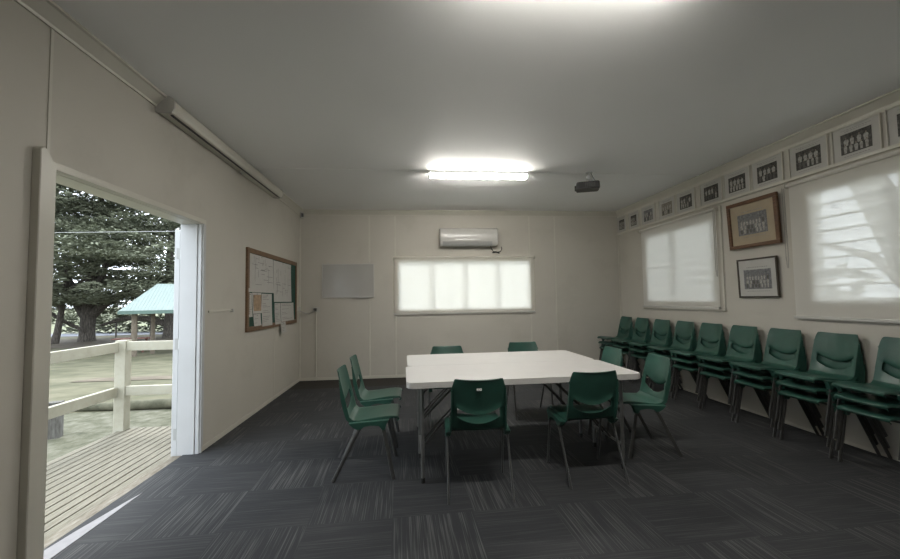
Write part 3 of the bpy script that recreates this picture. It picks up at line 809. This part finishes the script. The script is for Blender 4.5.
def framed(name, label, yc, zc, w, h, fw, fm, mm, pm, pw, ph, pz, rows, cols, depth=.028, caption=True):
    t = thing(name, label, 'picture', (XR, RY(yc), RZ(zc) - h / 2))
    hw = w / 2
    bm = bmesh.new()
    box(bm, (-depth, -hw, 0), (0, hw, fw), .005); box(bm, (-depth, -hw, h - fw), (0, hw, h), .005)
    box(bm, (-depth, -hw, fw), (0, -hw + fw, h - fw), .005); box(bm, (-depth, hw - fw, fw), (0, hw, h - fw), .005)
    finish(bm, 'frame', fm, t)
    bm = bmesh.new(); box(bm, (-depth * .5, -hw + fw * .8, fw * .8), (-.002, hw - fw * .8, h - fw * .8))
    if caption:
        y = -pw * .38
        while y < pw * .38:
            l = random.uniform(.012, .03); box(bm, (-depth * .5 - .0006, y, pz + ph + .022), (-depth * .5, min(y + l, pw * .38), pz + ph + .029), 0, 1); y += l + .007
        y = -pw * .42
        while y < pw * .42:
            l = random.uniform(.012, .03); box(bm, (-depth * .5 - .0006, y, pz - .026), (-depth * .5, min(y + l, pw * .42), pz - .021), 0, 1); y += l + .007
    finish(bm, 'mat_board', [mm, M['ink']], t)
    bm = bmesh.new(); box(bm, (-.0012, -pw / 2, 0), (.0, pw / 2, ph))
    bm2 = bmesh.new(); figures(bm2, pw, ph, rows, cols, dark_mid=True, rr=random.Random(cols), top=.74)
    for v in bm2.verts: v.co.x -= .0012
    me = bpy.data.meshes.new('tmp'); bm2.to_mesh(me); bm2.free(); bm.from_mesh(me); bpy.data.meshes.remove(me)
    finish(bm, 'photo_print', [pm, M['figure'], M['figure_dark'], M['skin_print']], t, loc=(-depth * .5, 0, pz))
    return t
a = framed('framed_photograph', 'wide brown wood framed team photograph with tan mat, between the right wall windows', 3.883, 2.10, .64, .53, .042, M['wood'], M['tanpaper'], M['photo_grey'], .37, .235, .145, 3, 8, .03)
a.rotation_euler = (0, math.radians(-2.5), 0); a.location.x -= .024
b = framed('framed_photograph', 'smaller dark framed team photograph with white mat, hung below the wide brown one', 3.878, 1.505, .50, .435, .018, M['darkwood'], M['paper'], M['photo_grey'], .34, .215, .095, 3, 8, .022)
b.rotation_euler = (0, math.radians(-1.5), 0); b.location.x -= .012

# ================================================================== outside: deck, railing, ground
def zg(y, x=-6):
    s = max(0, min(1, (y - 6) / 16)); s = s * s * (3 - 2 * s)
    return -.42 - .90 * s
bm = bmesh.new(); x = XL - .205; dx0 = -3.27
while x - .070 > dx0:
    box(bm, (x - .070, 0.6, -.092), (x, 4.80, -.06), .003); x -= .0815
struct(finish(bm, 'deck', M['deck']))
bm = bmesh.new()
for y in (.7, 1.4, 2.1, 2.8, 3.5, 4.2, 4.74): box(bm, (dx0 + .01, y, -.19), (XL - .13, y + .05, -.085))
box(bm, (dx0 - .005, .6, -.22), (dx0 + .03, 4.8, -.087)); box(bm, (dx0, 4.78, -.22), (XL - .13, 4.81, -.087))
for y in (.8, 2.6, 4.6): box(bm, (dx0 + .03, y, -.46), (dx0 + .12, y + .09, -.19))
struct(finish(bm, 'deck_frame', M['deckgap']))

t = thing('deck_railing', 'cream painted timber railing with two rails round the deck', 'railing', (-3.215, 4.73, -.06))
pbox('post', (-.055, -.045, -.10), (.055, .055, .985), M['rail'], t, .006)
pbox('post', (-.055, -4.08, -.10), (.055, -3.98, .985), M['rail'], t, .006)
for z in (.86, .37):
    pbox('rail', (-.062, -4.0, z), (-.012, -.045, z + .105), M['rail'], t, .005)
    pbox('rail', (.055, -.03, z + .01), (1.18, .015, z + .11), M['rail'], t, .005)
pbox('post', (1.09, -.045, -.10), (1.18, .045, .985), M['rail'], t, .006)

def ground(name, xs, ys, dz, m, zfun=zg):
    bm = bmesh.new(); g = [[bm.verts.new((x, y, zfun(y) + dz)) for x in xs] for y in ys]
    for r0, r1 in zip(g, g[1:]):
        for a, b, c, d in zip(r0, r0[1:], r1[1:], r1): bm.faces.new((a, b, c, d))
    return struct(finish(bm, name, m, smooth=True))
lin = lambda a, b, n: [a + (b - a) * i / n for i in range(n + 1)]
ground('lawn', lin(-70, 60, 20), [-25, -10, 0, 4] + lin(6, 22, 16) + [28, 40], 0, M['grass'])
ground('paddock', lin(-260, 260, 10), [40, 60, 100, 200, 400], 0, M['paddock'])
ground('gravel_strip', lin(-9, 6, 10), lin(-3, 7.0, 12), .012, M['roughgrass'])
ground('dirt_patch', lin(-34, -10, 8), lin(26.5, 33, 5), .015, M['dirt'])
ground('dirt_track', lin(-8.6, -4, 6), lin(10.8, 11.7, 4), .012, M['dirt'])
ground('road', lin(-120, 60, 4), [36, 37.5, 39.5], .03, M['road'])

o = None
bm = bmesh.new(); tube(bm, [(-6.1, 7.30, zg(7) + .02), (-5.4, 7.16, zg(7) + .05), (-4.6, 7.10, zg(7) + .075), (-3.2, 7.08, zg(7) + .09), (-1.5, 7.08, zg(7) + .09)], [.04, .06, .08, .09, .09], 12)
tag(finish(bm, 'garden_edging', M['mossy'], smooth=True), 'low rounded timber log edging between gravel and lawn', 'edging')
t = thing('timber_stump', 'short grey square timber post in the gravel beyond the deck railing', 'post', (-4.70, 5.72, zg(5.7)), math.radians(20))
pbox('post', (-.07, -.06, -.05), (.07, .06, .46), M['greywood'], t, .006); pbox('cap', (-.072, -.062, .46), (.072, .062, .475), M['greywood'], t, .004)

# ------------------------------------------------------------------ shelter with mint roof
A = Vector((-14.4, 20.8, 1.0)); e = Vector((.966, .259, 0)); n = Vector((-.259, .966, 0))
t = thing('picnic_shelter', 'open picnic shelter with a mint green hip roof on round timber poles', 'shelter', (A.x, A.y, zg(21)), math.atan2(.259, .966))
ze = 1.0 - zg(21); zr = 2.42 - zg(21); Lr, Dr = 6.2, 4.2
bm = bmesh.new()
c = [(-0, 0, ze), (Lr, 0, ze), (Lr, Dr, ze), (0, Dr, ze)]; r1 = (.96, Dr / 2, zr); r2 = (Lr - .96, Dr / 2, zr)
for dz in (0, -.05):
    q = [bm.verts.new((v[0], v[1], v[2] + dz)) for v in c + [r1, r2]]
    for f in ((0, 1, 5, 4), (1, 2, 5), (2, 3, 4, 5), (3, 0, 4)): bm.faces.new([q[i] for i in f])
for i in range(1, 42):
    xx = i * .148; top = min(1, xx / .96, (Lr - xx) / .96)
    tube(bm, [(xx, 0, ze + .008), (xx, Dr / 2 * top, ze + (zr - ze) * top + .008)], .012, 4)
finish(bm, 'roof', M['mint'], t)
bm = bmesh.new()
box(bm, (-.02, -.03, ze - .17), (Lr + .02, .02, ze - .005)); box(bm, (-.02, Dr - .02, ze - .17), (Lr + .02, Dr + .03, ze - .005))
box(bm, (-.03, 0, ze - .17), (.02, Dr, ze - .005)); box(bm, (Lr - .02, 0, ze - .17), (Lr + .03, Dr, ze - .005))
finish(bm, 'fascia', M['mintedge'], t)
for (px, py, rr) in ((.50, .5, .13), (1.55, 3.6, .12), (1.02, 1.4, .10), (5.7, .5, .13), (5.7, 3.7, .13), (3.2, 3.7, .12)):
    bm = bmesh.new(); tube(bm, [(px, py, -.1), (px, py, ze - .1 + (.4 if 1 < py < 3 else 0))], rr, 12); finish(bm, 'pole', M['post'], t, smooth=True)

t = thing('picnic_table', 'red-brown timber picnic table under the mint roofed shelter', 'table', (-15.5, 23.6, zg(23.6)), math.radians(15))
pbox('tabletop', (-.9, -.38, .72), (.9, .38, .77), M['redwood'], t, .006)
for s in (-1, 1):
    pbox('bench', (-.9, s * .72 - .14, .42), (.9, s * .72 + .14, .46), M['redwood'], t, .006)
    bm = bmesh.new(); tube(bm, [(s * .6, -.62, -.02), (s * .6, .1, .72)], .05, 6); tube(bm, [(s * .6, .62, -.02), (s * .6, -.1, .72)], .05, 6)
    box(bm, (s * .6 - .03, -.8, .36), (s * .6 + .03, .8, .42)); finish(bm, 'trestle', M['redwood'], t)

# ------------------------------------------------------------------ trees
def spray_mesh(centers, radii, dens, size, rr, flat=.35):
    verts = []; faces = []
    for (cx, cy, cz), (rx, ry, rz) in zip(centers, radii):
        cnt = int(dens * rx * ry)
        for _ in range(cnt):
            a = rr.uniform(0, 2 * PI); r = math.sqrt(rr.uniform(0, 1)); zz = rr.uniform(-1, 1) * math.sqrt(max(0, 1 - r * r * .8))
            p = Vector((cx + rx * r * math.cos(a), cy + ry * r * math.sin(a), cz + rz * zz - .10 * r * r * rx * .5))
            out = Vector((math.cos(a + rr.uniform(-.8, .8)), math.sin(a + rr.uniform(-.8, .8)), rr.uniform(-.35, .45))).normalized()
            side = out.cross(Vector((rr.uniform(-.6, .6), rr.uniform(-.6, .6), 1))).normalized()
            up = side.cross(out)
            L = size * rr.uniform(.7, 1.6); w = size * rr.uniform(.18, .34)
            i = len(verts)
            verts += [p, p + out * L * .5 + side * w + up * w * .3, p + out * L, p + out * L * .5 - side * w + up * w * .3, p + out * L * .45 - up * w * .7]
            faces += [(i, i + 1, i + 2, i + 4), (i, i + 4, i + 2, i + 3)]
    me = bpy.data.meshes.new('foliage'); me.from_pydata([tuple(v) for v in verts], [], faces)
    return me

def tree(name, label, x, y, z, limbs, pads, dens, size, seed, leaf='leaf', group=None):
    rr = random.Random(seed)
    t = thing(name, label, 'tree', (x, y, z), 0, group)
    bm = bmesh.new(); pts, rad = limbs[0]; tube(bm, pts, rad, 14); finish(bm, 'trunk', M['bark'], t, smooth=True)
    for pts, rad in limbs[1:]:
        bm = bmesh.new(); tube(bm, pts, rad, 9); finish(bm, 'branch', M['bark'], t, smooth=True)
    me = spray_mesh([p[0] for p in pads], [p[1] for p in pads], dens, size, rr)
    me.materials.append(M[leaf]); o = bpy.data.objects.new('foliage', me); C.objects.link(o); o.parent = t
    return t

def cypress_pads(seed, n, R0, zlo, zhi, cx=0, cy=0, skip=.12, rmax=2.6):
    rr = random.Random(seed); pads = []
    for i in range(n):
        f = (i + .5) / n; z = zlo + (zhi - zlo) * f + rr.uniform(-.3, .3)
        a = i * 2.399 + rr.uniform(-.4, .4)
        env = R0 * (1 - .45 * f) if f > .25 else R0 * (.72 + 1.1 * f)
        d = env * math.sqrt(rr.uniform(.05, 1))
        r = rr.uniform(1.1, rmax)
        if rr.random() < skip: continue
        pads.append(((cx + d * math.cos(a), cy + d * math.sin(a), z + rr.uniform(-.2, .2)), (r, r * rr.uniform(.7, 1.1), rr.uniform(.22, .45))))
    return pads

Zt = zg(31)
main_limbs = [
    ([(0, 0, -.3), (.02, 0, .3), (.05, 0, 1.2), (.10, 0, 2.1), (.15, 0, 3.0)], [.62, .48, .43, .46, .45]),
    ([(-.15, 0, 1.9), (-.9, .2, 2.9), (-2.3, .4, 4.0), (-4.2, .8, 5.6)], [.36, .30, .22, .10]),
    ([(.3, 0, 1.9), (1.3, -.2, 2.7), (2.8, -.4, 3.5), (5.0, -.6, 4.6)], [.36, .29, .22, .10]),
    ([(.1, .1, 2.7), (.0, .3, 5.0), (.4, .4, 8.0), (.6, .2, 12)], [.45, .36, .26, .12]),
    ([(-.1, -.1, 2.6), (-1.0, -.6, 4.6), (-1.6, -1.2, 7.0)], [.32, .22, .10]),
    ([(.3, -.1, 2.6), (1.5, -.8, 4.6), (2.6, -1.6, 6.6)], [.32, .22, .10]),
    ([(.25, -.45, .75), (-.9, -1.0, 1.6), (-2.5, -1.4, 3.0), (-3.4, -1.6, 3.9)], [.13, .12, .10, .05]),
]
tree('cypress_tree', 'large dark cypress with a thick forked trunk in the middle of the doorway', -23.55, 31, Zt, main_limbs,
     cypress_pads(11, 215, 9.0, 2.5, 15.5), 75, .27, 3)
tree('cypress_tree', 'slim leaning cypress trunk at the left side of the doorway view', -24.6, 29.6, zg(30), [
    ([(.0, 0, -.3), (.25, 0, .8), (.45, 0, 2.2), (.55, .1, 4.2), (.9, .2, 7.5)], [.27, .20, .17, .15, .10]),
    ([(.45, 0, 2.4), (-.6, .3, 3.8), (-1.6, .5, 5.0)], [.15, .11, .05]), ([(.5, 0, 3.2), (1.8, -.3, 4.2), (3.2, -.4, 5.0)], [.14, .10, .05])],
    cypress_pads(23, 90, 6.0, 3.0, 13.0), 70, .27, 5)
tree('cypress_tree', 'dark cypress with low spreading limbs standing behind the mint shelter', -18.6, 32.6, zg(32), [
    ([(0, 0, -.3), (0, 0, .4), (.02, 0, 1.5), (.0, .1, 3.2)], [.75, .62, .55, .45]),
    ([(-.2, -.1, 1.0), (-1.5, -.4, 1.5), (-3.0, -.8, 1.6), (-4.4, -1.1, 1.1)], [.26, .22, .18, .08]),
    ([(.1, 0, 2.9), (-.5, .3, 6), (-.3, .3, 10)], [.4, .28, .1]), ([(.2, 0, 2.5), (2.0, -.4, 4.0), (4.0, -.6, 5.0)], [.3, .2, .08])],
    cypress_pads(37, 165, 8.0, 2.6, 15.0), 75, .27, 7)

def shrub(name, label, x0, x1, y, z, h, seed, group=None, m='hedge', dens=80):
    rr = random.Random(seed); n = max(4, int((x1 - x0) / 1.6)); cs = []; rs = []
    for i in range(n):
        xx = -(x1 - x0) / 2 + (x1 - x0) * (i + .5) / n
        for lv in (.25, .6):
            cs.append((xx + rr.uniform(-.4, .4), rr.uniform(-.5, .5), h * lv * rr.uniform(.8, 1.25))); rs.append((1.3, 1.1, h * .3))
    me = spray_mesh(cs, rs, dens, .42, rr); me.materials.append(M[m])
    o = bpy.data.objects.new(name, me); C.objects.link(o); o.location = ((x0 + x1) / 2, y, z)
    return tag(o, label, 'bush', group)
shrub('scrub_hedge', 'pale green scrub seen between the cypress trunk and the shelter', -31, -16, 40, zg(40), 2.3, 4)
shrub('scrub_hedge', 'far pale hedge line beyond the paddock at the left of the doorway', -75, -42, 62, zg(40), 2.8, 9, dens=60)

t = thing('wire_fence', 'thin post and wire fence along the far side of the lawn', 'fence', (-30, 34.2, zg(34)))
for i in range(10):
    xx = 1.0 + i * 2.6; bm = bmesh.new(); tube(bm, [(xx, 0, -.2), (xx, 0, 1.15)], .055, 8); finish(bm, 'post', M['darkwood'], t, smooth=True)
for z in (.45, .75, 1.05):
    bm = bmesh.new(); tube(bm, [(0, 0, z), (26, 0, z)], .008, 5); finish(bm, 'wire', M['wire'], t)
bm = bmesh.new(); tube(bm, [(-24, 15.5, 4.05), (-16, 15.3, 3.90), (-8, 15.1, 3.97), (2, 15, 4.2)], .006, 6)
tag(finish(bm, 'overhead_cable', M['wire'], smooth=True), 'thin overhead cable crossing the view through the doorway', 'cable')

# ------------------------------------------------------------------ outside the right-hand windows
o = thing('garden_tree', 'bare leaning tree seen dimly through the right wall blinds', 'tree', (7.2, 4.6, -.5))
bm = bmesh.new(); tube(bm, [(0, -.3, 0), (0, .1, 1.6), (0, .7, 3.2), (-.1, 1.4, 5.0)], [.34, .28, .24, .14], 10); finish(bm, 'trunk', M['bark'], o, smooth=True)
for pts in ([(0, .2, 2.0), (-.3, -.6, 2.9), (-.5, -1.6, 3.6)], [(0, .5, 2.8), (-.3, -.3, 3.7), (-.5, -1.0, 4.6)], [(0, .1, 1.5), (.2, 1.0, 2.4), (.3, 2.0, 2.8)], [(-.3, -.6, 2.9), (-.4, -.9, 3.4), (-.4, -1.0, 4.0)]):
    bm = bmesh.new(); tube(bm, pts, [.11, .07, .03], 8); finish(bm, 'branch', M['bark'], o, smooth=True)
rr = random.Random(3)
me = spray_mesh([(-.1, -1.2, .9), (.2, 1.8, 1.2), (.1, 2.6, 1.9), (.2, .4, .9), (.1, -2.4, .8)], [(1.0, 1.2, .6)] * 5, 160, .3, rr)
me.materials.append(M['hedge']); q = bpy.data.objects.new('foliage', me); C.objects.link(q); q.parent = o

# ================================================================== world, sun, camera
w = bpy.data.worlds.new('World'); scene.world = w; w.use_nodes = True
nt = w.node_tree; nt.nodes.clear()
out = nt.nodes.new('ShaderNodeOutputWorld'); bg = nt.nodes.new('ShaderNodeBackground')
tc = nt.nodes.new('ShaderNodeTexCoord')
nz = nt.nodes.new('ShaderNodeTexNoise'); nz.inputs['Scale'].default_value = 2.2; nz.inputs['Detail'].default_value = 5
nt.links.new(tc.outputs['Generated'], nz.inputs['Vector'])
rp = nt.nodes.new('ShaderNodeValToRGB')
rp.color_ramp.elements[0].position = .3; rp.color_ramp.elements[0].color = (.78, .88, 1.0, 1)
rp.color_ramp.elements[1].position = .7; rp.color_ramp.elements[1].color = (.90, .96, 1.0, 1)
nt.links.new(nz.outputs['Fac'], rp.inputs['Fac']); nt.links.new(rp.outputs['Color'], bg.inputs['Color'])
bg.inputs['Strength'].default_value = 3.3
nt.links.new(bg.outputs[0], out.inputs['Surface'])

sd = bpy.data.lights.new('sun', 'SUN'); sd.energy = 2.2; sd.angle = math.radians(25); sd.color = (1.0, .97, .92)
so = bpy.data.objects.new('sun', sd); C.objects.link(so)
so.rotation_euler = (Vector((.25, -.75, -.75))).to_track_quat('-Z', 'Y').to_euler()

cd = bpy.data.cameras.new('camera'); cam = bpy.data.objects.new('camera', cd); C.objects.link(cam); scene.camera = cam
cd.sensor_width = 36; cd.sensor_fit = 'HORIZONTAL'; cd.lens = 391.7747 / 900 * 36; cd.clip_end = 1000; cd.clip_start = .05
fw = Vector((0.09638226, 0.99407764, 0.05020074)); rt = Vector((0.99528637, -0.09570941, -0.01564457)); up = Vector((0.01074723, -0.05147197, 0.99861661))
cam.matrix_world = Matrix(((rt.x, up.x, -fw.x, 0), (rt.y, up.y, -fw.y, 0), (rt.z, up.z, -fw.z, CAMH), (0, 0, 0, 1)))

vs = scene.view_settings
scene.display_settings.display_device = 'sRGB'
vs.view_transform = 'Standard'; vs.look = 'None'; vs.exposure = 0.48; vs.gamma = 1.0; vs.use_curve_mapping = False
